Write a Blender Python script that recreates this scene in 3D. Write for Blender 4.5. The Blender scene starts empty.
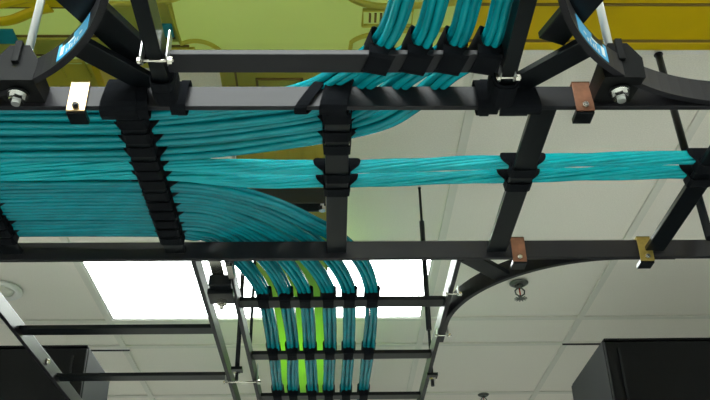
import bpy, bmesh, math, random
from mathutils import Vector, Matrix
random.seed(4)
CZ = 1.55                       # camera height above the floor; heights below are given above the camera and lifted by CZ
col = bpy.context.scene.collection
scn = bpy.context.scene

# ------------------------------------------------------------------ materials
def mat(name, base, rough=.5, metal=0., spec=.5, emit=None, estr=0., noise=None, bump=None, coat=0.):
    m = bpy.data.materials.new(name); m.use_nodes = True
    nt = m.node_tree; b = nt.nodes['Principled BSDF']
    b.inputs['Base Color'].default_value = (*base, 1); b.inputs['Roughness'].default_value = rough
    b.inputs['Metallic'].default_value = metal; b.inputs['Specular IOR Level'].default_value = spec
    b.inputs['Coat Weight'].default_value = coat
    if emit: b.inputs['Emission Color'].default_value = (*emit, 1); b.inputs['Emission Strength'].default_value = estr
    if noise or bump:
        tc = nt.nodes.new('ShaderNodeTexCoord')
    if noise:
        sc, amt = noise
        n = nt.nodes.new('ShaderNodeTexNoise'); n.inputs['Scale'].default_value = sc; n.inputs['Detail'].default_value = 4
        nt.links.new(tc.outputs['Object'], n.inputs['Vector'])
        r = nt.nodes.new('ShaderNodeValToRGB')
        r.color_ramp.elements[0].position = .3; r.color_ramp.elements[1].position = .7
        r.color_ramp.elements[0].color = (*[c*(1-amt) for c in base], 1)
        r.color_ramp.elements[1].color = (*[min(1, c*(1+amt)) for c in base], 1)
        nt.links.new(n.outputs['Fac'], r.inputs['Fac']); nt.links.new(r.outputs['Color'], b.inputs['Base Color'])
    if bump:
        sc, st = bump
        n = nt.nodes.new('ShaderNodeTexNoise'); n.inputs['Scale'].default_value = sc; n.inputs['Detail'].default_value = 3
        nt.links.new(tc.outputs['Object'], n.inputs['Vector'])
        bp = nt.nodes.new('ShaderNodeBump'); bp.inputs['Strength'].default_value = st; bp.inputs['Distance'].default_value = .002
        nt.links.new(n.outputs['Fac'], bp.inputs['Height']); nt.links.new(bp.outputs['Normal'], b.inputs['Normal'])
    return m
def plastic(name, base, rough=.35, trans=.35, noise=6):
    """thin moulded plastic that lets some of the light above it through"""
    m = mat(name, base, rough, noise=(noise, .12)); nt = m.node_tree
    b = nt.nodes['Principled BSDF']; out = nt.nodes['Material Output']
    t = nt.nodes.new('ShaderNodeBsdfTranslucent'); t.inputs['Color'].default_value = (*base, 1)
    mx = nt.nodes.new('ShaderNodeMixShader'); mx.inputs[0].default_value = trans
    nt.links.new(b.outputs[0], mx.inputs[1]); nt.links.new(t.outputs[0], mx.inputs[2]); nt.links.new(mx.outputs[0], out.inputs['Surface'])
    return m
M = dict(
    black=mat('black_powder_coat', (.0040, .0055, .0070), .28, spec=.22, noise=(40, .12)),
    black_gloss=mat('black_gloss_paint', (.010, .010, .013), .42, spec=.3, bump=(700, .05)),
    strap=mat('black_hook_and_loop', (.004, .005, .007), .9, spec=.1, bump=(1500, .5)),
    cab=mat('black_cabinet_paint', (.003, .0035, .004), .6, spec=.15, noise=(8, .2)),
    cab2=mat('charcoal_cabinet_side', (.010, .011, .012), .6, spec=.2, noise=(8, .15)),
    zinc=mat('zinc_plate', (.55, .53, .48), .25, metal=1),
    gold=mat('yellow_zinc_plate', (.72, .50, .26), .32, metal=.85, noise=(60, .2)),
    copper=mat('bronze_zinc_plate', (.20, .085, .045), .45, metal=.4, noise=(60, .25)),
    olive=mat('olive_zinc_plate', (.34, .25, .06), .4, metal=.6, noise=(60, .25)),
    chrome=mat('bright_steel', (.75, .75, .74), .18, metal=1),
    rod=mat('threaded_steel', (.52, .54, .54), .33, metal=.9),
    tile=mat('ceiling_tile', (.83, .79, .72), .92, spec=.1, noise=(260, .07), bump=(600, .35)),
    grid=mat('ceiling_grid', (.70, .685, .62), .6, spec=.3),
    frame=mat('white_enamel', (.75, .75, .72), .5),
    light=mat('lit_diffuser', (.9, .9, .9), .5, emit=(.94, 1, .97), estr=9.0),
    yellow=plastic('amber_raceway_plastic', (.62, .42, .001), trans=.12),
    olivep=plastic('olive_raceway_plastic', (.66, .58, .09), trans=.5),
    greenp=plastic('green_raceway_panel', (.78, .86, .46), trans=.85),
    lime=plastic('lime_raceway_plastic', (.28, .48, .05), trans=.5),
    groove=mat('brown_raceway_groove', (.16, .10, .012), .6),
    latch=mat('teal_latch', (.01, .20, .22), .4),
    blue=mat('blue_sticker', (.06, .40, .74), .35),
    white=mat('white_print', (.85, .88, .9), .4),
    wall=mat('wall_paint', (.80, .80, .76), .8),
    floor=mat('floor_tile', (.76, .78, .74), .6, noise=(1.5, .08)),
    steel=mat('dull_sprinkler_steel', (.10, .11, .10), .35, metal=.7),
    strutm=mat('dark_galvanised', (.05, .055, .055), .4, metal=.3),
    redglass=mat('red_bulb', (.4, .05, .03), .2),
)
def cable_mat(name, base):
    m = mat(name, base, .16, spec=.27, bump=(350, .10)); nt = m.node_tree; b = nt.nodes['Principled BSDF']
    tc = nt.nodes.new('ShaderNodeTexCoord'); n = nt.nodes.new('ShaderNodeTexNoise'); n.inputs['Scale'].default_value = 22
    nt.links.new(tc.outputs['Object'], n.inputs['Vector'])
    r = nt.nodes.new('ShaderNodeValToRGB'); r.color_ramp.elements[0].position = .35; r.color_ramp.elements[1].position = .68
    r.color_ramp.elements[0].color = (*[c*.88 for c in base], 1); r.color_ramp.elements[1].color = (*[c*1.12 for c in base], 1)
    nt.links.new(n.outputs['Fac'], r.inputs['Fac']); nt.links.new(r.outputs['Color'], b.inputs['Base Color'])
    return m
TEAL = [cable_mat('teal_cable_jacket', (.0010, .19, .235)), cable_mat('deep_teal_cable_jacket', (.001, .155, .195)), cable_mat('bright_teal_cable_jacket', (.0015, .23, .275))]
TEALB = cable_mat('aqua_cable_jacket', (.0015, .33, .38))
# speckled jacket of the far bundles
def braid_mat():
    m = cable_mat('speckled_teal_jacket', (.006, .20, .25)); nt = m.node_tree; b = nt.nodes['Principled BSDF']
    tc = nt.nodes.new('ShaderNodeTexCoord'); v = nt.nodes.new('ShaderNodeTexVoronoi'); v.inputs['Scale'].default_value = 130
    nt.links.new(tc.outputs['Object'], v.inputs['Vector'])
    return m

# ------------------------------------------------------------------ mesh builder
class MB:
    def __init__(s): s.bm = bmesh.new(); s.mats = []
    def mi(s, m):
        if m not in s.mats: s.mats.append(m)
        return s.mats.index(m)
    def _done(s, n0, m, smooth):
        i = s.mi(m)
        s.bm.faces.ensure_lookup_table()
        for f in s.bm.faces[n0:]: f.material_index = i; f.smooth = smooth
    def box(s, a, b, m, bevel=0.):
        """axis aligned box from corner a to corner b"""
        c = [(a[i]+b[i])/2 for i in range(3)]; d = [abs(b[i]-a[i]) for i in range(3)]
        s.obox(c, d, Matrix.Identity(3), m, bevel)
    def obox(s, c, d, R, m, bevel=0.):
        tb = bmesh.new(); bmesh.ops.create_cube(tb, size=1)
        bmesh.ops.scale(tb, vec=d, verts=tb.verts)
        if bevel: bmesh.ops.bevel(tb, geom=tb.edges[:], offset=bevel, segments=2, profile=.6, affect='EDGES')
        bmesh.ops.transform(tb, matrix=Matrix.Translation(c) @ R.to_4x4(), verts=tb.verts)
        s._merge(tb, m, False)
    def bar(s, p, q, w, h, m, bevel=0., up=(0, 0, 1)):
        """bar from p to q, w across, h along up"""
        p, q = Vector(p), Vector(q); t = (q-p); L = t.length; t.normalize()
        sd = t.cross(Vector(up)).normalized(); u = sd.cross(t).normalized()
        R = Matrix((sd, t, u)).transposed()
        s.obox((p+q)/2, (w, L, h), R, m, bevel)
    def _merge(s, tb, m, smooth):
        n0 = len(s.bm.faces); me = bpy.data.meshes.new('t'); tb.to_mesh(me); s.bm.from_mesh(me); bpy.data.meshes.remove(me); tb.free()
        s._done(n0, m, smooth)
    def cyl(s, p, q, r, m, seg=16, r2=None, smooth=True):
        p, q = Vector(p), Vector(q); t = q-p; L = t.length
        tb = bmesh.new(); bmesh.ops.create_cone(tb, cap_ends=True, segments=seg, radius1=r, radius2=r if r2 is None else r2, depth=L)
        R = t.to_track_quat('Z', 'Y').to_matrix().to_4x4()
        bmesh.ops.transform(tb, matrix=Matrix.Translation((p+q)/2) @ R, verts=tb.verts)
        n0 = len(s.bm.faces); s._merge(tb, m, smooth)
        for f in s.bm.faces[n0:]:
            if len(f.verts) > 4: f.smooth = False
    def lathe(s, o, prof, m, seg=28, axis=(0, 0, 1)):
        """revolve (radius, height) pairs about axis through o"""
        n0 = len(s.bm.faces); o = Vector(o); R = Vector(axis).to_track_quat('Z', 'Y').to_matrix(); rings = []
        for r, z in prof:
            rings.append([s.bm.verts.new(o + R @ Vector((r*math.cos(2*math.pi*k/seg), r*math.sin(2*math.pi*k/seg), z))) for k in range(seg)])
        for a, b in zip(rings, rings[1:]):
            for k in range(seg): s.bm.faces.new((a[k], a[(k+1) % seg], b[(k+1) % seg], b[k]))
        s.bm.faces.new(rings[0][::-1]); s.bm.faces.new(rings[-1]); s._done(n0, m, True)
    def tube(s, pts, r, m, seg=10):
        n0 = len(s.bm.faces); pts = [Vector(p) for p in pts]; rings = []; N = len(pts)
        u = None
        for i, p in enumerate(pts):
            t = (pts[min(i+1, N-1)]-pts[max(i-1, 0)]).normalized()
            if u is None: u = t.cross(Vector((0, 0, 1))); u = u.normalized() if u.length > .1 else Vector((1, 0, 0))
            u = (u - t*u.dot(t)).normalized(); v = t.cross(u)
            rings.append([s.bm.verts.new(p + u*r*math.cos(2*math.pi*k/seg) + v*r*math.sin(2*math.pi*k/seg)) for k in range(seg)])
        for a, b in zip(rings, rings[1:]):
            for k in range(seg): s.bm.faces.new((a[k], a[(k+1) % seg], b[(k+1) % seg], b[k]))
        s.bm.faces.new(rings[0][::-1]); s.bm.faces.new(rings[-1]); s._done(n0, m, True)
    def sweep(s, pts, prof, m, closed=False, smooth=False):
        """sweep an (across, up) section along a level path"""
        n0 = len(s.bm.faces); pts = [Vector(p) for p in pts]; rings = []; N = len(pts)
        for i, p in enumerate(pts):
            if closed: t = pts[(i+1) % N]-pts[i-1]
            else: t = pts[min(i+1, N-1)]-pts[max(i-1, 0)]
            t.z = 0; t.normalize(); sd = Vector((t.y, -t.x, 0))
            rings.append([s.bm.verts.new(p + sd*a + Vector((0, 0, b))) for a, b in prof])
        K = len(prof); pr = list(zip(rings, rings[1:])) + ([(rings[-1], rings[0])] if closed else [])
        for a, b in pr:
            for k in range(K): s.bm.faces.new((a[k], a[(k+1) % K], b[(k+1) % K], b[k]))
        if not closed: s.bm.faces.new(rings[0][::-1]); s.bm.faces.new(rings[-1])
        s._done(n0, m, smooth)
    def prism(s, poly, z0, z1, m):
        n0 = len(s.bm.faces); a = [s.bm.verts.new((x, y, z0)) for x, y in poly]; b = [s.bm.verts.new((x, y, z1)) for x, y in poly]; K = len(poly)
        s.bm.faces.new(a[::-1]); s.bm.faces.new(b)
        for k in range(K): s.bm.faces.new((a[k], a[(k+1) % K], b[(k+1) % K], b[k]))
        s._done(n0, m, False)
    def build(s, name, parent=None, origin=None):
        """link everything as ONE mesh object; coordinates are lifted by the camera height"""
        bmesh.ops.recalc_face_normals(s.bm, faces=s.bm.faces)
        lift = Vector((0, 0, CZ))
        for v in s.bm.verts: v.co += lift
        if origin is not None: org = Vector(origin)+lift
        else:
            xs = [v.co for v in s.bm.verts]
            org = Vector([(min(c[i] for c in xs)+max(c[i] for c in xs))/2 for i in range(3)])
        for v in s.bm.verts: v.co -= org
        me = bpy.data.meshes.new(name); s.bm.to_mesh(me); s.bm.free()
        for m in s.mats: me.materials.append(m)
        o = bpy.data.objects.new(name, me); col.objects.link(o)
        if parent:
            o.parent = parent; o.location = org - WORLD[parent.name]
        else: o.location = org
        WORLD[o.name] = org.copy()
        return o
WORLD = {}
def thing(name, label, cat, loc, group=None):
    o = bpy.data.objects.new(name, None); col.objects.link(o); o.empty_display_size = .05
    o.location = Vector(loc)+Vector((0, 0, CZ)); WORLD[o.name] = o.location.copy()
    return tag(o, label, cat, group)
def tag(o, label, cat, group=None):
    o['label'] = label; o['category'] = cat
    if group: o['group'] = group
    return o
def struct(o): o['kind'] = 'structure'; return o
def one(name, fn, parent=None, origin=None):
    b = MB(); fn(b); return b.build(name, parent, origin)

# ------------------------------------------------------------------ camera
F = Vector((-20, 530, 850)).normalized()
mm = -.0035; R = Vector((1, mm, (20-530*mm)/850)); R = (R - F*R.dot(F)).normalized(); U = R.cross(F)
MC = Matrix((R, F, U))            # rows: world axes seen in the camera frame (x right, y down, z forward)
right, down, fwd = MC @ Vector((1, 0, 0)), MC @ Vector((0, 1, 0)), MC @ Vector((0, 0, 1))
cam = bpy.data.cameras.new('camera'); cam.lens = 850/710*36; cam.sensor_width = 36; cam.clip_start = .02
co = bpy.data.objects.new('camera', cam); col.objects.link(co)
co.matrix_world = Matrix.Translation((0, 0, CZ)) @ Matrix((right, -down, -fwd)).transposed().to_4x4()
scn.camera = co

# ------------------------------------------------------------------ the room
CEIL = 1.352
X0, X1, Y0, Y1 = -3.6, 3.6, -4.2, 5.2
XS = [-.865+.61*k for k in range(-5, 8)]
XS = [x for x in XS if X0 < x < X1]
YS = [-3.66, -2.44, -1.83, -1.22, 0, .61, 1.22, 2.44, 3.05, 3.31, 3.92, 4.53]
LIGHTS = [(-.865, .355, 2.44, 3.05), (-.865, .355, 0, .61), (-.865, .355, -2.44, -1.83), (-3.305, -2.085, 0, .61), (-3.305, -2.085, 2.44, 3.05), (1.575, 2.795, 0, .61), (1.575, 2.795, -2.44, -1.83), (-3.305, -2.085, -2.44, -1.83)]  # right-hand panels and the rear left one: unseen, added for more ambient light
def f(b): b.box((X0, Y0, -CZ-.1), (X1, Y1, -CZ), M['floor'])
struct(one('floor', f))
def f(b):       # the tile field, recessed a little above the grid, open over the light fittings
    ys = sorted(set([Y0, Y1]+YS)); xs = [X0]+XS+[X1]
    for i in range(len(xs)-1):
        for j in range(len(ys)-1):
            cx, cy = (xs[i]+xs[i+1])/2, (ys[j]+ys[j+1])/2
            if any(a < cx < c and d < cy < e for a, c, d, e in LIGHTS): continue
            b.box((xs[i], ys[j], CEIL+.006), (xs[i+1], ys[j+1], CEIL+.026), M['tile'])
    b.box((X0, Y0, CEIL+.12), (X1, Y1, CEIL+.16), M['tile'])
struct(one('ceiling', f))
def f(b):
    g = M['grid']
    for x in XS:
        for y0, y1 in zip([Y0]+YS, YS+[Y1]):
            if any(a+.05 < x < c-.05 and d < (y0+y1)/2 < e for a, c, d, e in LIGHTS): continue
            b.box((x-.012, y0, CEIL-.001), (x+.012, y1, CEIL+.0055), g)
    for y in YS: b.box((X0, y-.012, CEIL-.0015), (X1, y+.012, CEIL+.0055), g)
struct(one('trim_1', f))
for nm, a, b_ in (('wall_left', (X0-.1, Y0, -CZ), (X0, Y1, CEIL+.16)), ('wall_right', (X1, Y0, -CZ), (X1+.1, Y1, CEIL+.16)),
                  ('wall_back', (X0, Y1, -CZ), (X1, Y1+.1, CEIL+.16)), ('wall_front', (X0, Y0-.1, -CZ), (X1, Y0, CEIL+.16))):
    struct(one(nm, lambda b, a=a, b_=b_: b.box(a, b_, M['wall'])))
LL = ['long lit ceiling panel behind the teal bundles dropping to the far ladder rack', 'lit ceiling panel directly above the viewer, nearer than the yellow raceway',
      'lit ceiling panel behind the viewer, furthest from the ladder racks', 'lit ceiling panel above the viewer by the left wall', 'lit ceiling panel far left beyond the racks', 'unseen lit ceiling panel added for ambient light, right of the viewer near the right wall', 'unseen lit ceiling panel added for ambient light, behind the viewer near the right wall', 'unseen lit ceiling panel added for ambient light, behind the viewer near the left wall']
for (a, c, d, e), lb in zip(LIGHTS, LL):
    t = thing('ceiling_light', lb, 'ceiling light', ((a+c)/2, (d+e)/2, CEIL))
    def f(b):
        for p, q in (((a+.012, d+.012), (c-.012, d+.022)), ((a+.012, e-.022), (c-.012, e-.012)), ((a+.012, d+.022), (a+.022, e-.022)), ((c-.022, d+.022), (c-.012, e-.022))):
            b.box((*p, CEIL+.001), (*q, CEIL+.05), M['frame'])
    one('light_frame', f, t)
    one('diffuser', lambda b: b.box((a+.0222, d+.0222, CEIL+.006), (c-.0222, e-.0222, CEIL+.012), M['light']), t)

# ------------------------------------------------------------------ ladder racks (cable runway)
RB, RH, RT = .775, .038, .0095        # rail bottom, height, thickness
GB, GT, GW = .7870, .7965, .038       # rung bottom, top, width
def rail(t, p, q, m='black_gloss', w=RT):
    return one('rail', lambda b: b.bar((*p, RB+RH/2), (*q, RB+RH/2), w, RH, M[m], .0012), t)
def rung(t, p, q, m='black'):
    return one('rung', lambda b: b.bar((*p, (GB+GT)/2), (*q, (GB+GT)/2), GW, GT-GB, M[m], .0015), t)
YN, YF = .989, 1.462                  # near and far rails of the cross rack
RX = [.0065+.312*k for k in range(-4, 5)]
t = thing('ladder_rack', 'black ladder rack running left to right, carrying the wide sheet of teal cables', 'ladder rack', (.0, 1.22, RB))
rail(t, (-1.45, YN), (1.45, YN)); rail(t, (-1.45, YF), (1.45, YF))
for x in RX: rung(t, (x, YN+RT/2), (x, YF-RT/2))
XNL, XNR = -.241, .247
t = thing('ladder_rack', 'black ladder rack overhead at top centre, four thick bundles over its rung', 'ladder rack', (0, .5, RB))
for x in (XNL, XNR): rail(t, (x, -.35), (x, YN-RT/2-.002), 'black', .022)
for y in (-.012, .2935, .599, .9045): rung(t, (XNL+.011, y), (XNR-.011, y), 'black_gloss')
XFL, XFR = -.207, .246
t = thing('ladder_rack', 'black ladder rack leading away at bottom centre under six slim teal bundles', 'ladder rack', (0, 2.4, RB))
for x in (XFL, XFR): rail(t, (x, YF+RT/2+.002), (x, 3.6))
FY = [1.69+.3075*k for k in range(7)]
for y in FY: rung(t, (XFL+RT/2, y), (XFR-RT/2, y))
XLL, XLR = -.722, -.272
t = thing('ladder_rack', 'empty black ladder rack at lower left, no cables on its rungs', 'ladder rack', (-.5, 2.4, RB))
for x in (XLL, XLR): rail(t, (x, YF+RT/2+.002), (x, 3.6))
for y in [1.832+.307*k for k in range(6)]: rung(t, (XLL+RT/2, y), (XLR-RT/2, y))
one('bolt', lambda b: (b.cyl((XLL+RT/2, 2.03, RB+.018), (XLL+RT/2+.008, 2.03, RB+.018), .009, M['zinc'], 18, r2=.005), b.cyl((XLL-RT/2-.012, 2.03, RB+.018), (XLL+RT/2, 2.03, RB+.018), .004, M['black'], 10)), t)

# ------------------------------------------------------------------ corner brackets: curved bar + 45 degree spoke
def arc_pts(cx, cy, r, a0, a1, n=28): return [(cx+r*math.cos(math.radians(a0+(a1-a0)*k/n)), cy+r*math.sin(math.radians(a0+(a1-a0)*k/n)), 0) for k in range(n+1)]
def bracket(label, sx, sy, xr, yr, r, sticker=False, upper=False, ext=.06):
    """corner at (xr, yr); the arc bulges toward the corner; sx, sy give the quadrant the arc centre lies in"""
    cx, cy = xr+sx*r, yr+sy*r
    t = thing('corner_bracket', label, 'rack corner bracket', (cx, cy, RB))
    mid = math.degrees(math.atan2(-sy, -sx))
    prof = [(-RT/2, 0), (RT/2, 0), (RT/2, RH), (-RT/2, RH)]
    pts = [(x, y, RB+.001) for x, y, _ in arc_pts(cx, cy, r, mid-45, mid+45)]
    ex = [(cx+sx*ext, yr, RB+.001)] ; ey = [(xr, cy+sy*ext, RB+.001)]
    if abs(pts[0][1]-yr) < 1e-3: pts = ex+pts+ey
    else: pts = ey+pts+ex
    one('curved_bar', lambda b: b.sweep(pts, prof, M['black_gloss']), t)
    d = Vector((-sx, -sy, 0)).normalized(); c = Vector((cx, cy, RB+(.031 if upper else .012)))
    one('spoke', lambda b: b.bar(c+d*(r-.006), c+d*(r*1.414-.012), .038, RT, M['black'], .001), t)
    if upper:   # the longer brace that lies over the arc and ends with two bolts
        p = Vector((xr+sx*(.012 if sx < 0 else .046), yr+sy*(.040 if sx < 0 else .085), RB+.050)); q = Vector((xr+sx*(.104 if sx < 0 else .094), yr+sy*.205, RB+.054))
        br = one('brace', lambda b: b.bar(p, q, .050 if sx < 0 else .042, .012, M['black'], .0015), t)
        dd = (q-p).normalized()
        for k in (.012, .03):
            cc = q-dd*k+Vector((sx*.004, 0, -.006)); one('bolt', lambda b: (b.cyl(cc, cc-Vector((0, 0, .004)), .0042, M['zinc'], 6), b.cyl(cc-Vector((0, 0, .004)), cc-Vector((0, 0, .007)), .0024, M['zinc'], 10)), br)
    if sticker:
        am = mid - (3.5 if sx < 0 else -3.5) ; ri = r-RT/2-.0006
        def f(b):
            n = 10
            P = [(cx+ri*math.cos(math.radians(am-7.5+15*k/n)), cy+ri*math.sin(math.radians(am-7.5+15*k/n)), RB+.005) for k in range(n+1)]
            b.sweep(P, [(-.0003, 0), (.0003, 0), (.0003, .029), (-.0003, .029)], M['blue'])
        st = one('sticker', f, t); st['label'] = 'blue sticker with small white print'
        def f(b):
            s_ = 1 if sx < 0 else -1
            for j, (a, z, h, w) in enumerate([(5.5, .010, .016, 1.4), (3.2, .008, .006, .5), (2.0, .008, .010, .5), (.8, .008, .006, .5), (-.6, .008, .010, .4), (-2, .008, .006, .6), (1.6, .022, .003, 3), (-3.4, .016, .003, 1.4)]):
                a2 = am+a*(1 if sx < 0 else -1); rr = ri-.0007
                P = [(cx+rr*math.cos(math.radians(a2-w/2+w*k/3)), cy+rr*math.sin(math.radians(a2-w/2+w*k/3)), RB+z) for k in range(4)]
                b.sweep(P, [(-.0002, 0), (.0002, 0), (.0002, h), (-.0002, h)], M['white'])
        one('printing', f, st)
    return t
bracket('black curved corner bracket at upper left with blue sticker, left of the overhead rack', -1, -1, XNL-.016, YN-.0085, .34, True, True)
bracket('black curved corner bracket at upper right with blue sticker, right of the overhead rack', 1, -1, XNR+.016, YN-.0085, .34, True, True)
bracket('black curved corner bracket below the cross rack, beside the sprinkler at lower right', 1, 1, XFR+.009, YF+.004, .318, ext=.10)

# ------------------------------------------------------------------ zinc clamps on the rails
def clamp(x, y, face, m, label, nutm='zinc'):
    """plate hooked over the front of a left-right rail, bolt through its foot; face: y of the rail's near side"""
    t = thing('rail_clamp', label, 'rail clamp', (x, y, RB-.012), 'zinc clamps hooked on the cross rack rails')
    w = .0135
    def f(b):
        b.box((x-w, face-.004, RB-.010), (x+w, face-.0012, RB+RH+.006), M[m], .0006)
        b.box((x-w, face-.004, RB+RH+.003), (x+w, face+.016, RB+RH+.006), M[m], .0006)
    one('plate', f, t)
    one('foot', lambda b: (b.box((x-w, face-.001, RB-.013), (x+w, face+.026, RB-.004), M['black'], .001)), t)
    def f(b):
        b.cyl((x, face-.004, RB-.002), (x, face-.008, RB-.002), .0052, M[nutm], 6, smooth=False)
        b.cyl((x, face-.008, RB-.002), (x, face-.011, RB-.002), .003, M[nutm], 12)
    one('bolt', f, t)
clamp(-.372, YN, YN-RT/2, 'gold', 'pale gold zinc clamp on the near rail at upper left', 'black')
clamp(.371, YN, YN-RT/2, 'copper', 'reddish bronze clamp on the near rail at upper right')
clamp(.362, YF, YF-RT/2, 'copper', 'reddish bronze clamp on the far rail, right of the centre rung')
clamp(.612, YF, YF-RT/2, 'olive', 'olive gold clamp on the far rail at the right, by the rung end')

# side clamps that bolt the curved bars / butt joints to rails running away
def side_clamp(x, y, label, s=1.0, z=RB+.012, g=.017):
    t = thing('joint_clamp', label, 'joint clamp', (x, y, z))
    zt = RB+RH+.006 if g > .015 else RB+.012
    def f(b):
        b.box((x-g-.002, y-.012*s, RB-.004), (x-g, y+.012*s, zt), M['rod'], .0004)
    one('plate', f, t)
    one('plate', lambda b: b.box((x+g, y-.012*s, RB-.004), (x+g+.002, y+.012*s, zt), M['rod'], .0004), t)
    def f(b):
        b.cyl((x-g-.007, y, RB-.004), (x+g+.010, y, RB-.004), .0028*s, M['zinc'], 10)
        b.cyl((x+g+.002, y, RB-.004), (x+g+.008, y, RB-.004), .0072*s, M['zinc'], 6, smooth=False)
        b.cyl((x-g-.006, y, RB-.004), (x-g-.002, y, RB-.004), .0062*s, M['zinc'], 6, smooth=False)
    one('bolt', f, t)
side_clamp(-.241, .880, 'silver bolted clamp on the left rail of the overhead rack beside its rung', .8, g=.0165)
side_clamp(.245, .915, 'silver bolted clamp on the right rail of the overhead rack behind the fourth thick bundle', .7, g=.009)
side_clamp(.250, 1.61, 'small silver clamp nearest the cross rack on the far rack right rail', .7, g=.010)
side_clamp(.252, 1.83, 'small silver clamp at the lower end of the far curved bracket', .7, g=.011)
side_clamp(-.240, 2.13, 'silver clamp joining the empty rack and the bundle rack at bottom left of centre', .8, g=.040)

# ------------------------------------------------------------------ ceiling hangers
def rodmesh(b, p, q, r, m, pitch=.0035):
    """threaded rod: a shaft with fine ridges"""
    b.cyl(p, q, r, M[m], 12)
def hanger(x, y, label, z0, m='rod', r=.0062, tilt=(0, 0), sleeve=None, side=0, kind='big'):
    t = thing('ceiling_hanger', label, 'ceiling hanger', (x, y, z0), None)
    top = (x+tilt[0], y+tilt[1], CEIL-.002)
    one('threaded_rod', lambda b: (rodmesh(b, (x, y, z0), top, r, m), b.cyl((top[0], top[1], CEIL-.004), top, r*1.3, M[m], 16)), t)
    if sleeve: one('sleeve', lambda b: b.cyl((x, y, sleeve[0]), (x, y, sleeve[1]), r*1.9, M['black'], 14), t)
    if kind == 'big':
        yr = YN-.012
        def f(b):      # clamp body hooked over the rail: shouldered block with a collar on top, a lower jaw
            tb = [(-.029, RB-.002), (-.031, RB+.034), (-.014, RB+.062), (.014, RB+.062), (.031, RB+.034), (.029, RB-.002)]
            n0 = len(b.bm.faces); fa = [b.bm.verts.new((x+u, y-.030, v)) for u, v in tb]; ba = [b.bm.verts.new((x+u*.95, y+.040, v+(.010 if v < RB+.01 else 0))) for u, v in tb]
            b.bm.faces.new(fa); b.bm.faces.new(ba[::-1])
            for k in range(6): b.bm.faces.new((fa[k], ba[k], ba[(k+1) % 6], fa[(k+1) % 6]))
            b._done(n0, M['cab'], False)
            b.box((x-.005, y-.036, RB+.028), (x+.005, y-.028, RB+.066), M['cab'], .001)
            b.cyl((x, y, RB+.058), (x, y, RB+.066), .014, M['cab'], 18)
        one('clamp_body', f, t)
        one('top_nut', lambda b: (b.cyl((x, y, RB+.066), (x, y, RB+.070), .0135, M['chrome'], 20), b.cyl((x, y, RB+.070), (x, y, RB+.077), .0085, M['chrome'], 6, smooth=False)), t)
        def f(b):
            b.cyl((x, y, RB-.002), (x, y, RB-.005), .0150, M['black'], 24)
            b.cyl((x, y, RB-.005), (x, y, RB-.007), .0140, M['chrome'], 24)
            b.cyl((x, y, RB-.007), (x, y, RB-.016), .0108, M['chrome'], 6, smooth=False)
            b.cyl((x, y, RB-.016), (x, y, RB-.021), .0060, M['rod'], 12)
        one('lower_nut', f, t)
    elif kind == 'small':
        one('jaw', lambda b: b.box((x-.014, y-.014, RB-.006), (x+.014, y+.014, RB+.002), M['black'], .001), t)
        one('nut', lambda b: (b.cyl((x, y, RB-.006), (x, y, RB-.014), .009, M['chrome'], 6, smooth=False), b.cyl((x, y, RB-.014), (x, y, RB-.030), .0045, M['black'], 10)), t)
hanger(-.446, .952, 'bright threaded rod hanger with black clamp and big nut, upper left', RB+.03, side=-1)
hanger(.412, .946, 'bright threaded rod hanger with black clamp and big nut, upper right', RB+.03, side=1)
hanger(.254, 2.10, 'slim black hanger rod with sleeve dropping to the right rail of the far rack', RB-.006, 'black', .0038, sleeve=(.90, 1.235), kind='small')
hanger(-.243, 2.045, 'black hanger rod dropping between the two far racks, left one of the pair', RB-.004, 'black', .0058, kind='small')
hanger(-.216, 2.075, 'thin black hanger rod close beside the first slim bundle, right one of the pair', RB+.039, 'black', .0040, kind='none')
hanger(.728, 1.42, 'tilted black rod rising from the far rail to the ceiling at right', RB+.02, 'black', .0082, tilt=(.046, .097), kind='none')

# splice fitting hanging at the far rail between the two far racks
t = thing('rail_splice_fitting', 'dark splice fitting with nut hanging under the far rail against the lit panel', 'rack fitting', (-.235, 1.6, RB-.03))
def f(b):
    b.box((-.252, 1.545, RB-.012), (-.206, 1.60, RB+.012), M['black'], .003)
    b.box((-.256, 1.565, RB-.022), (-.204, 1.615, RB-.010), M['black'], .002)
one('body', f, t)
one('strap_plate', lambda b: (b.box((-.246, 1.475, RB+.012), (-.222, 1.57, RB+.016), M['zinc'], .0005)), t)
one('hook_plate', lambda b: (b.box((-.210, 1.480, RB-.004), (-.198, 1.535, RB+.004), M['zinc'], .0005)), t)
one('nut', lambda b: (b.cyl((-.229, 1.597, RB-.022), (-.229, 1.597, RB-.031), .011, M['zinc'], 6, smooth=False), b.cyl((-.229, 1.597, RB-.031), (-.229, 1.597, RB-.040), .005, M['zinc'], 10)), t)
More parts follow.
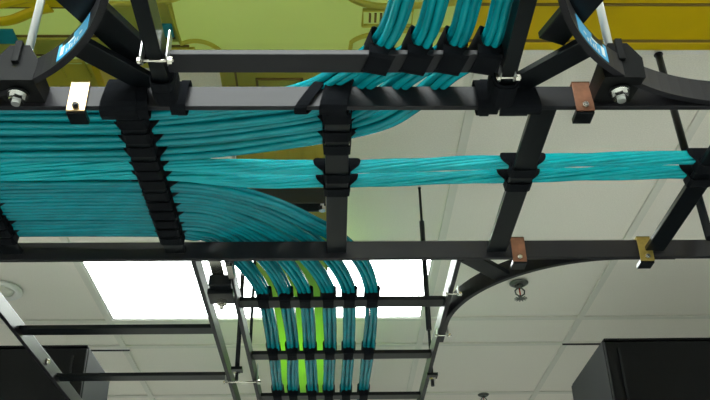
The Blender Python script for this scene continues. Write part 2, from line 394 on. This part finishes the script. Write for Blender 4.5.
# ------------------------------------------------------------------ cables
def catmull(P, step=.012):
    P = [Vector(p) for p in P]; P = [P[0]*2-P[1]]+P+[P[-1]*2-P[-2]]; out = []
    for i in range(1, len(P)-2):
        p0, p1, p2, p3 = P[i-1:i+3]; n = max(2, int((p2-p1).length/step))
        d1 = max((p1-p0).length, 1e-4)**.5; d2 = (p2-p1).length**.5; d3 = max((p3-p2).length, 1e-4)**.5
        m1 = (p1-p0)/d1-(p2-p0)/(d1+d2)+(p2-p1)/d2; m2 = (p2-p1)/d2-(p3-p1)/(d2+d3)+(p3-p2)/d3
        m1 *= d2; m2 *= d2
        for k in range(n):
            u = k/n; out.append((2*u**3-3*u*u+1)*p1+(u**3-2*u*u+u)*m1+(-2*u**3+3*u*u)*p2+(u**3-u*u)*m2)
    out.append(P[-2].copy()); return out
def make_bundle(ctrl, offs, r, mats, label, group, twist=0., roll=None, wob=.0008, step=.012):
    C_ = catmull(ctrl, step); N = len(C_); s = 0.; frames = []
    for i, p in enumerate(C_):
        tt = (C_[min(i+1, N-1)]-C_[max(i-1, 0)]).normalized(); sd = tt.cross(Vector((0, 0, 1))).normalized(); up = sd.cross(tt)
        if i: s += (p-C_[i-1]).length
        a = twist*s + (roll(p) if roll else 0)
        frames.append((p, sd*math.cos(a)+up*math.sin(a), up*math.cos(a)-sd*math.sin(a), s))
    for j, (u, v) in enumerate(offs):
        ph = random.uniform(0, 6.28); ph2 = random.uniform(0, 6.28); fr = random.uniform(9, 15)
        pts = [p + A*(u+wob*math.sin(fr*s_+ph)) + B*(v+wob*math.sin(fr*1.2*s_+ph2)) for p, A, B, s_ in frames]
        b = MB(); b.tube(pts, r, mats[(j*2+int(ph*3)) % len(mats)], 9)
        tag(b.build('fibre_cable'), label, 'cable', group)
ZB = GT+.0135; ZR = RB+RH+.0135
hexo = [(.0089*math.cos(math.radians(36*k+20)), .0089*math.sin(math.radians(36*k+20))) for k in range(10)]
flat8 = [((k-1.5)*.0091, v) for k in range(4) for v in (-.0047, .0047)]
six = [((k-1)*.0100, v) for k in range(3) for v in (-.0050, .0050)]
hex7 = [(0, 0)]+[(.0112*math.cos(math.radians(60*k)), .0112*math.sin(math.radians(60*k))) for k in range(6)]
ZA = GT+.0170
words = ['first', 'second', 'third', 'fourth', 'fifth', 'sixth']
# A: four thick bundles come over the overhead rack's rung and sweep left
A = []
AX = [(.105, .086, .063, .004), (.155, .131, .116, .056), (.204, .175, .165, .108), (.252, .218, .213, .163)]
ends = [1.042, 1.078, 1.114, 1.153]
for k in range(4):
    x0, x1, x2, x3 = [v+.005 for v in AX[k]]; ye = ends[k]; q = k/3
    P = [(x0+.02, .10, ZA), (x0+.012, .42, ZA), (x1+.004, .78, ZA), (x2, .892, ZA), (x3, .966, ZA+.006),
         (x3-.041, 1.012+.028*q, ZA+.015), (x3-.093-.0*q, 1.032+.055*q, ZA+.013), (-.135, ye-.015, ZA+.004), (-.297, ye, ZA), (-.602, ye, ZA), (-1.0, ye, ZA), (-1.42, ye, ZA)]
    A.append(P)
    make_bundle(P, hex7, .0056, [TEAL[2], TEAL[0], TEAL[2]], 'teal cable in the %s thick bundle from left on the top rung, sweeping left' % words[k], 'cables of the %s thick sweeping bundle' % words[k], 1.2)
# B: two aqua bundles run straight across
B = []
for k, (yr_, ym, yl) in enumerate(((1.163, 1.194, 1.181), (1.206, 1.237, 1.212))):
    P = [(1.40, yr_-.02, ZB), (.925, yr_-.006, ZB), (.62, yr_+.004, ZB), (.314, yr_+.016, ZB), (.009, ym, ZB), (-.14, ym-.002, ZB), (-.297, yl, ZB), (-.602, yl, ZB), (-1.0, yl, ZB), (-1.42, yl, ZB)]
    B.append(P)
    nm = ('nearer', 'farther')[k]
    make_bundle(P, hexo, .0034, [TEALB], 'aqua cable in the %s of two straight bundles reaching the right edge' % nm, 'cables of the %s straight bundle' % nm, 9.0)
# C: six bundles bend away over the far rail
C = []
cy = [1.246, 1.278, 1.310, 1.342, 1.373, 1.403]
cx1 = [.056, 0, -.049, -.097, -.136, -.188]; cx2 = [.087, .037, -.009, -.059, -.102, -.149]; cx3 = [.081, .032, -.016, -.062, -.114, -.158]
for k in range(6):
    y = cy[k]; q = k/5
    xr_ = cx1[k]-.050+.0*q
    P = [(-1.42, y, ZB), (-1.0, y, ZB), (-.602, y, ZB), (-.315, y, ZB)]
    if k < 5: P.append((-.235+.012*(1-q), y+.012, ZB+.001))
    n_in = {0: [(-.115, 1.318), (-.040, 1.388)], 1: [(-.135, 1.345), (-.082, 1.400)], 2: [(-.165, 1.368)], 3: [(-.185, 1.392)], 4: [(-.205, 1.414)], 5: [(-.262, 1.428)]}[k]
    for x_, y_ in n_in: P.append((x_, y_, ZB+.004))
    P += [(xr_-.004, 1.457, ZR), (cx1[k]-.002, 1.545, ZB+.008), (cx2[k]-.006, 1.66, ZB+.001), (cx2[k], 1.80, ZB), (cx2[k], 1.966, ZB), (cx3[k]+.002, 2.272, ZB), (cx3[k], 2.578, ZB), (cx3[k]-.003, 2.884, ZB), (cx3[k]-.003, 3.5, ZB)]
    C.append(P)
    def roll(p): return 0
    lab = 'teal cable in the %s slim bundle from the right, bending onto the far rack' % words[k]
    make_bundle(P, six, .0051, TEAL[:2], lab, 'cables of the %s slim bending bundle' % words[k], 0, None, .0011, .010)

# ------------------------------------------------------------------ hook-and-loop straps
def strap(P, cx, cy, d, hw, hh, label, group, zc=None, rh=GW/2, zb=GB, wide=None, fl=.013, both=False):
    """strap tying a bundle to the rung under it: a flat band below the rung, short side walls, and a sleeve round the
    bundle that flares out along the bundle on its near side; d = bundle direction"""
    d = Vector((d[0], d[1], 0)).normalized(); n = Vector((-d.y, d.x, 0)); zc = ZB if zc is None else zc
    if not both and n.y > 0: n = -n
    b = MB(); c = Vector((cx, cy, 0)); m = M['strap']; wide = wide or hw*.86
    def P3(a, s_, z): return c+d*a+n*s_+Vector((0, 0, z))
    n0 = len(b.bm.faces); V = []; top_ = zc-hh*.8
    for a_, z, w in ((-rh-.0045, top_, wide), (-rh-.0025, zb-.0005, wide), (-rh+.003, zb-.0030, wide*.92), (rh-.003, zb-.0030, wide*.92), (rh+.0025, zb-.0005, wide), (rh+.0045, top_, wide)):
        V.append([b.bm.verts.new(P3(a_, -w, z)), b.bm.verts.new(P3(a_, w, z)), b.bm.verts.new(P3(a_*.95, w, z+.0014)), b.bm.verts.new(P3(a_*.95, -w, z+.0014))])
    for p, q in zip(V, V[1:]):
        for k in range(4): b.bm.faces.new((p[k], p[(k+1) % 4], q[(k+1) % 4], q[k]))
    b.bm.faces.new(V[0][::-1]); b.bm.faces.new(V[-1])
    K = 26; jit = random.uniform(-.002, .002); R_ = []
    for k in range(K):
        th = 2*math.pi*k/K; u = math.copysign(abs(math.cos(th))**.8, math.cos(th)); v = math.copysign(abs(math.sin(th))**.8, math.sin(th))
        # th = 0 is the near side, 270 degrees the underside
        if both: e_ = .001+fl*abs(math.cos(th))**2
        else: e_ = .002+(fl+jit)*max(0, math.cos(th-math.radians(10)))**1.3
        L = rh+e_; g1, g2 = .0006, .0020
        R_.append([b.bm.verts.new(P3(-L, u*(hw+g1), zc+v*(hh+g1))), b.bm.verts.new(P3(L, u*(hw+g1), zc+v*(hh+g1))),
                   b.bm.verts.new(P3(L, u*(hw+g2), zc+v*(hh+g2))), b.bm.verts.new(P3(-L, u*(hw+g2), zc+v*(hh+g2)))])
    for k in range(K):
        p, q = R_[k], R_[(k+1) % K]
        for j in range(4): b.bm.faces.new((p[j], p[(j+1) % 4], q[(j+1) % 4], q[j]))
    b._done(n0, m, False)
    tag(b.build('cable_strap'), label, 'cable strap', group)
def at_x(P, x):
    C_ = catmull(P, .01); i = min(range(len(C_)), key=lambda i: abs(C_[i].x-x)+(10 if C_[i].y < .95 else 0)); t_ = C_[min(i+1, len(C_)-1)]-C_[i-1]; return C_[i], t_
def at_y(P, y, xmin=-9):
    C_ = catmull(P, .01); i = min(range(len(C_)), key=lambda i: abs(C_[i].y-y)+(10 if C_[i].x < xmin else 0)); t_ = C_[min(i+1, len(C_)-1)]-C_[i-1]; return C_[i], t_
rl = {-.6175: 'at the rung on the left edge', -.3055: 'on the left rung', .0065: 'on the centre rung', .3185: 'on the rung right of centre', .6305: 'on the rightmost rung'}
for x, wh in rl.items():
    if x > .3:
        rows = [('nearer straight bundle', B[0], .0125, .0125), ('farther straight bundle', B[1], .0125, .0125)]
    elif x > 0: rows = [('%s thick bundle' % words[k], A[k], .0165, .0165) for k in range(4)] + [('nearer straight bundle', B[0], .0125, .0125), ('farther straight bundle', B[1], .0125, .0125)]
    else: rows = [('%s thick bundle' % words[k], A[k], .0165, .0165) for k in range(4)] + [('nearer straight bundle', B[0], .0125, .0125), ('farther straight bundle', B[1], .0125, .0125)] + [('%s bending bundle' % words[k], C[k], .0155, .0105) for k in range(6)]
    for nm, P, hw, hh in rows:
        p, t_ = at_x(P, x)
        if p.y < YN+.025: continue
        strap(P, x, p.y, (1, 0), hw, hh, 'black hook-and-loop strap round the %s %s' % (nm, wh), 'straps '+wh, zc=p.z, wide=.0125, fl=.021 if 'bending' in nm else .017)
for k in range(4):
    p, t_ = at_y(A[k], .9045)
    strap(A[k], p.x, .9045, (t_.x*.45, t_.y), .0175, .0168, 'black hook-and-loop strap round the %s thick bundle on the top rung' % words[k], 'straps on the top rung', zc=p.z, wide=.019, fl=.012)
fw = ['nearest rung of the far rack', 'second rung of the far rack', 'third rung of the far rack']
for j, y in enumerate(FY[:3]):
    for k in range(6):
        p, t_ = at_y(C[k], y, -.25)
        strap(C[k], p.x, y, (0, 1), .0158, .0106, 'black strap round the %s slim bundle from the right, %s' % (words[k], fw[j]), 'straps on the '+fw[j], zc=p.z, wide=.0125, fl=.009, both=True)
# straps bunched round the two front rail joints and where the first thick bundle passes the near rail
def wrap(x, y, w, label, ang=0, hx=.010, z0=RB-.004, z1=RB+RH+.006, n=1, skew=None):
    """band wound n times round a rail running along ang (0 = left-right)"""
    b = MB(); c = Vector((x, y, 0)); ca, sa = math.cos(math.radians(ang)), math.sin(math.radians(ang)); d = Vector((ca, sa, 0)); nn = Vector((-sa, ca, 0))
    for k in range(n):
        off = (k-(n-1)/2)*w*.55; g = random.uniform(0, .003); sk = random.uniform(-.006, .006) if skew is None else skew; K = 16; R_ = []
        for i in range(K):
            th = 2*math.pi*i/K; u = math.copysign(abs(math.cos(th))**.6, math.cos(th)); v = math.copysign(abs(math.sin(th))**.6, math.sin(th)); ring = []
            for (o_, e) in ((-w/2, 0), (w/2, 0), (w/2, .002), (-w/2, .002)):
                ring.append(b.bm.verts.new(c+d*(off+o_+sk*v)+nn*(u*(hx+g+e))+Vector((0, 0, (z0+z1)/2+v*((z1-z0)/2+g+e)))))
            R_.append(ring)
        n0 = len(b.bm.faces)
        for i in range(K):
            p, q = R_[i], R_[(i+1) % K]
            for j in range(4): b.bm.faces.new((p[j], p[(j+1) % 4], q[(j+1) % 4], q[j]))
        b._done(n0, M['strap'], False)
    tag(b.build('cable_strap'), label, 'cable strap', 'straps wound round the rail joints')
wrap(-.301, YN, .030, 'wide black strap wound round the near rail at the left rung', n=3, hx=.015, z0=RB-.010)
wrap(XNL, .955, .022, 'black strap wound round the overhead rack left rail by its joint', 90, hx=.014, n=3)
wrap(XNL+.016, YN, .012, 'black strap wound round the near rail just right of the left joint', n=3, hx=.012)
wrap(XNR-.022, YN, .013, 'black strap wound round the near rail just left of the right joint', n=3, hx=.012)
wrap(XNR+.030, YN, .024, 'black strap wound round the near rail just right of the right joint', n=3, hx=.011)
wrap(XNR, .950, .022, 'black strap wound round the overhead rack right rail by its joint', 90, hx=.015, n=3)
wrap(-.032, YN, .018, 'slanted black strap on the near rail by the first thick bundle', n=1, hx=.010, skew=.016)
wrap(.006, YN, .026, 'black strap wound round the near rail above the centre rung', n=2, hx=.012, skew=.006)

# ------------------------------------------------------------------ yellow fibre raceways above the racks
def groove(b, y0, x0, x1, z, w=.006): b.box((x0, y0-w/2, z-.002), (x1, y0+w/2, z+.001), M['groove'])
ZW = 1.10
# right straight length
t = thing('fibre_raceway', 'amber yellow raceway length along the top right, running left to right', 'cable raceway', (.9, 1.08, ZW))
def f(b):
    m = M['yellow']
    b.box((.235, .90, ZW), (1.9, 1.220, ZW+.004), m)
    for y in (.90, 1.216): b.box((.235, y, ZW), (1.9, y+.004, ZW+.10), m)
    b.box((.235, 1.200, ZW-.004), (1.9, 1.220, ZW), m, .002); b.box((.235, .894, ZW-.006), (1.9, .92, ZW), m, .002)
one('trough', f, t)
one('groove', lambda b: groove(b, 1.197, .235, 1.9, ZW), t); one('groove', lambda b: groove(b, 1.102, .235, 1.9, ZW), t)
# centre junction fitting with its forward branch
t = thing('fibre_raceway', 'green tinted raceway junction above the rack, with curved mouldings and teal latch', 'cable raceway junction', (0, 1.05, ZW))
XJ0, XJ1 = -.395, .232
def f(b):
    b.box((XJ0, .80, ZW), (XJ1, 1.265, ZW+.004), M['greenp'])
    b.box((XJ0, .80, ZW), (XJ1, .804, ZW+.11), M['olivep'])
    b.box((XJ0, 1.261, ZW), (-.222, 1.265, ZW+.11), M['olivep']); b.box((-.012, 1.261, ZW), (XJ1, 1.265, ZW+.11), M['olivep'])
one('panel', f, t)
def ridge(b, pts, w=.010, h=.006, m='olivep'):
    b.sweep([(x, y, ZW-h) for x, y in pts], [(-w/2, .001), (-w/4, -.001), (w/4, -.001), (w/2, .001), (w/2, h), (-w/2, h)], M[m])
def bez(p0, p1, p2, p3, n=16):
    out = []
    for i in range(n+1):
        u = i/n; out.append(tuple((1-u)**3*a+3*(1-u)**2*u*b_+3*(1-u)*u*u*c_+u**3*d for a, b_, c_, d in zip(p0, p1, p2, p3)))
    return out
for f in (   # raised mouldings sweeping from the side arms into the branch, each its own rib
    lambda b: b.box((XJ0, 1.215, ZW-.008), (-.26, 1.268, ZW), M['olivep'], .002),
    lambda b: b.box((.06, 1.215, ZW-.006), (XJ1, 1.268, ZW), M['olivep'], .002),
    lambda b: b.box((XJ0, 1.10, ZW-.003), (-.285, 1.20, ZW), M['olivep'], .002),
    lambda b: ridge(b, bez((XJ0, 1.103), (-.33, 1.103), (-.27, 1.10), (-.235, 1.06))+[(-.225, 1.02), (-.225, .82)]),
    lambda b: ridge(b, bez((-.285, 1.205), (-.25, 1.185), (-.215, 1.20), (-.195, 1.262)), .006),
    lambda b: ridge(b, [(-.285, 1.20), (-.292, 1.10)], .005),
    lambda b: ridge(b, bez((XJ1, 1.095), (.16, 1.10), (.05, 1.13), (.022, 1.07))+[(.018, 1.02), (.018, .82)], .012),
    lambda b: ridge(b, bez((XJ1, 1.165), (.16, 1.168), (.06, 1.165), (.035, 1.20))+[(.03, 1.262)], .007),
    lambda b: ridge(b, [(.055, 1.155), (.145, 1.155), (.145, 1.115), (.055, 1.115), (.055, 1.155)], .004),
    ):
    one('moulding', f, t)

one('groove', lambda b: groove(b, 1.210, XJ0, -.27, ZW-.003, .004), t)
one('groove', lambda b: b.box((-.333, 1.185, ZW-.005), (-.292, 1.190, ZW-.001), M['groove']), t)
for i in range(6): one('vent_slot', lambda b: b.box((.066+.010*i, 1.125, ZW-.004), (.070+.010*i, 1.146, ZW), M['groove']), t)
one('latch', lambda b: b.box((-.335, 1.150, ZW-.007), (-.293, 1.183, ZW-.001), M['latch'], .001), t)['label'] = 'teal latch tab'
t = thing('fibre_raceway', 'narrow olive and lime raceway seen through the gaps between the slim bundles', 'cable raceway', (-.115, 2.4, ZW))
for y0, y1, mn in ((1.269, 1.92, 'olivep'), (1.9205, 4.4, 'lime')):
    def f(b):
        x0, x1 = -.218, -.016; m = M[mn]
        b.box((x0, y0, ZW), (x1, y1, ZW+.004), m)
        for x in (x0, x1-.004): b.box((x, y0, ZW), (x+.004, y1, ZW+.10), m)
    one('trough', f, t)
def f(b):
    x0, x1 = -.218, -.016
    b.box((x0-.003, 1.269, ZW-.008), (x1+.003, 1.36, ZW), M['olivep'], .002)
    b.box((-.150, 1.300, ZW-.012), (-.060, 1.355, ZW-.008), M['olivep'], .0015)
    for x in (-.19, -.16, -.13, -.10, -.07, -.04): b.box((x-.003, 1.37, ZW-.004), (x+.003, 1.80, ZW), M['olivep'])
    b.box((x0-.003, 1.80, ZW-.006), (x1+.003, 1.84, ZW), M['olivep'], .002)
one('moulding', f, t)
one('groove', lambda b: (b.box((-.152, 1.296, ZW-.0125), (-.147, 1.358, ZW-.006), M['groove']), b.box((-.063, 1.296, ZW-.0125), (-.058, 1.358, ZW-.006), M['groove']), b.box((-.150, 1.296, ZW-.0125), (-.06, 1.299, ZW-.006), M['groove']), b.box((-.192, 1.28, ZW-.010), (-.188, 1.36, ZW-.006), M['groove'])), t)
# left junction
t = thing('fibre_raceway', 'olive raceway fitting at top left corner with amber curves, behind the left hanger rod', 'cable raceway junction', (-.8, 1.1, ZW))
XL0 = -1.25
def f(b):
    b.box((XL0, .80, ZW), (XJ0-.004, 1.265, ZW+.004), M['greenp'])
    b.box((XL0, 1.265, ZW), (-.462, 1.62, ZW+.004), M['olivep'])
    b.box((XL0, .80, ZW), (XJ0-.004, .804, ZW+.11), M['olivep']); b.box((-.466, 1.265, ZW), (-.462, 1.62, ZW+.11), M['olivep'])
    b.box((XL0, .80, ZW), (XL0+.004, 1.62, ZW+.11), M['olivep']); b.box((-.462, 1.261, ZW), (XJ0-.004, 1.265, ZW+.11), M['olivep'])
one('panel', f, t)
def f(b):
    b.box((-.80, 1.190, ZW-.005), (XJ0-.006, 1.232, ZW), M['olivep'], .002)
    b.box((-.62, 1.085, ZW-.003), (XJ0-.006, 1.110, ZW), M['yellow'], .001)
    b.box((-.62, 1.062, ZW-.006), (XJ0-.006, 1.082, ZW), M['olivep'], .002)
    ridge(b, [(-.80, 1.150), (-.62, 1.148)]+bez((-.60, 1.147), (-.56, 1.143), (-.55, 1.120), (-.50, 1.112)), .020, .005, 'yellow')
    ridge(b, [(-.80, 1.11), (-.62, 1.108)]+bez((-.60, 1.107), (-.56, 1.10), (-.55, 1.09), (-.50, 1.085)), .016, .005, 'yellow')
    for x in (-.62, -.57, -.53): ridge(b, [(x, 1.235), (x+.006, 1.30)], .005, .006)
    ridge(b, [(-.52, 1.255), (-.48, 1.252), (-.475, 1.30)], .005, .006)
    b.box((-.466, 1.268, ZW-.007), (-.452, 1.36, ZW), M['yellow'], .002)
one('moulding', f, t)
one('groove', lambda b: (groove(b, 1.186, -.80, XJ0-.006, ZW, .005), groove(b, 1.112, -.80, XJ0-.006, ZW, .004), groove(b, 1.238, -.80, XJ0-.006, ZW, .004)), t)
lt = one('latch', lambda b: b.box((-.66, 1.163, ZW-.008), (-.583, 1.200, ZW-.004), M['latch'], .001), t); lt['label'] = 'teal latch tab'
# strut that carries the narrow raceway
t = thing('strut_channel', 'short dark strut channel crossing under the narrow raceway behind the straight bundles', 'strut channel', (-.1, 1.73, ZW-.03))
one('channel', lambda b: (b.box((-.255, 1.700, ZW-.048), (-.018, 1.703, ZW-.010), M['strutm']), b.box((-.255, 1.738, ZW-.048), (-.018, 1.741, ZW-.010), M['strutm']), b.box((-.255, 1.700, ZW-.010), (-.018, 1.741, ZW-.007), M['strutm'])), t)
one('rod', lambda b: (b.cyl((-.026, 1.72, ZW-.056), (-.026, 1.72, CEIL-.002), .0045, M['rod'], 10), b.cyl((-.026, 1.72, ZW-.058), (-.026, 1.72, ZW-.048), .009, M['chrome'], 6, smooth=False)), t)
one('rod', lambda b: (b.cyl((-.245, 1.72, ZW-.056), (-.245, 1.72, CEIL-.002), .0045, M['rod'], 10), b.cyl((-.245, 1.72, ZW-.058), (-.245, 1.72, ZW-.048), .009, M['chrome'], 6, smooth=False)), t)

# ------------------------------------------------------------------ cabinets
def cabinet(label, x0, x1, y0, y1, zt, inner):
    t = thing('equipment_cabinet', label, 'equipment cabinet', ((x0+x1)/2, (y0+y1)/2, -CZ))
    def f(b):
        b.box((x0, y0, -CZ+.0), (x1, y1, zt), M['cab2'], .004)
    one('body', f, t)
    def f(b):
        b.box((x0+.002, y0-.014, -CZ+.06), (x1-.002, y0, zt-.006), M['cab'], .005)
    one('door', f, t)
    xi = x0 if inner < 0 else x1
    one('top_rod', lambda b: b.cyl((xi-inner*.02, y0+.03, zt+.0035), (xi+inner*.115, y0+.03, zt+.0035), .003, M['black'], 8), t)
    one('cap', lambda b: b.box((x0+.004, y0-.010, zt), (x1-.004, y1-.004, zt+.006), M['cab'], .002), t)
    one('hinge', lambda b: b.box((xi-inner*.045, y0-.020, zt-.22), (xi-inner*.038, y0-.014, zt-.03), M['cab2'], .001), t)
cabinet('tall black equipment cabinet whose top shows at lower right', .824, 2.3, 2.431, 2.833, 1.0, -1)
cabinet('tall black equipment cabinet whose top shows at lower left behind the empty rack', -2.5, -.743, 2.451, 2.729, 1.0, 1)

# ------------------------------------------------------------------ ceiling fittings
def sprinkler(x, y, label, s=1.):
    t = thing('sprinkler_head', label, 'fire sprinkler', (x, y, CEIL))
    one('escutcheon', lambda b: b.lathe((x, y, CEIL), [(.034*s, -.001), (.034*s, -.004), (.024*s, -.010), (.016*s, -.011), (.016*s, -.004)], M['steel']), t)
    one('frame', lambda b: (b.cyl((x, y, CEIL-.008), (x, y, CEIL-.022*s), .009*s, M['steel'], 12), b.tube([(x-.006*s, y, CEIL-.02*s), (x-.017*s, y, CEIL-.032*s), (x-.015*s, y, CEIL-.045*s), (x, y, CEIL-.056*s), (x+.015*s, y, CEIL-.045*s), (x+.017*s, y, CEIL-.032*s), (x+.006*s, y, CEIL-.02*s)], .0028*s, M['steel'], 8), b.cyl((x, y, CEIL-.05*s), (x, y, CEIL-.062*s), .004*s, M['steel'], 10)), t)
    one('bulb', lambda b: b.cyl((x, y, CEIL-.022*s), (x, y, CEIL-.05*s), .0025*s, M['redglass'], 8), t)
    def f(b):
        b.cyl((x, y, CEIL-.062*s), (x, y, CEIL-.0635*s), .012*s, M['steel'], 16)
        for k in range(12):
            a = k*math.pi/6; b.obox((x+.017*s*math.cos(a), y+.017*s*math.sin(a), CEIL-.063*s), (.012*s, .0045*s, .0012), Matrix.Rotation(a, 3, 'Z'), M['steel'])
    one('deflector', f, t)
sprinkler(.665, 2.735, 'pendant fire sprinkler head on the ceiling right of the far curved bracket', 1.0)
sprinkler(.715, 3.93, 'distant small sprinkler head at the bottom edge of the view', .8)
t = thing('ceiling_speaker', 'round white ceiling speaker at the left edge beside the lit panel', 'ceiling speaker', (-1.19, 2.77, CEIL))
one('rim', lambda b: b.lathe((-1.19, 2.77, CEIL), [(.078, .004), (.078, -.005), (.070, -.010), (.056, -.008), (.050, -.002), (.050, .004)], M['frame'], 40), t)
one('grille', lambda b: b.lathe((-1.19, 2.77, CEIL), [(.049, .003), (.047, -.006), (.030, -.012), (.010, -.015)], M['grid'], 32), t)

# ------------------------------------------------------------------ world, view
w = bpy.data.worlds.new('world'); scn.world = w; w.use_nodes = True
w.node_tree.nodes['Background'].inputs[0].default_value = (.02, .02, .02, 1)
scn.view_settings.view_transform = 'Standard'; scn.view_settings.look = 'None'
scn.view_settings.gamma = 1; scn.view_settings.use_curve_mapping = False
scn.view_settings.exposure = 0.75
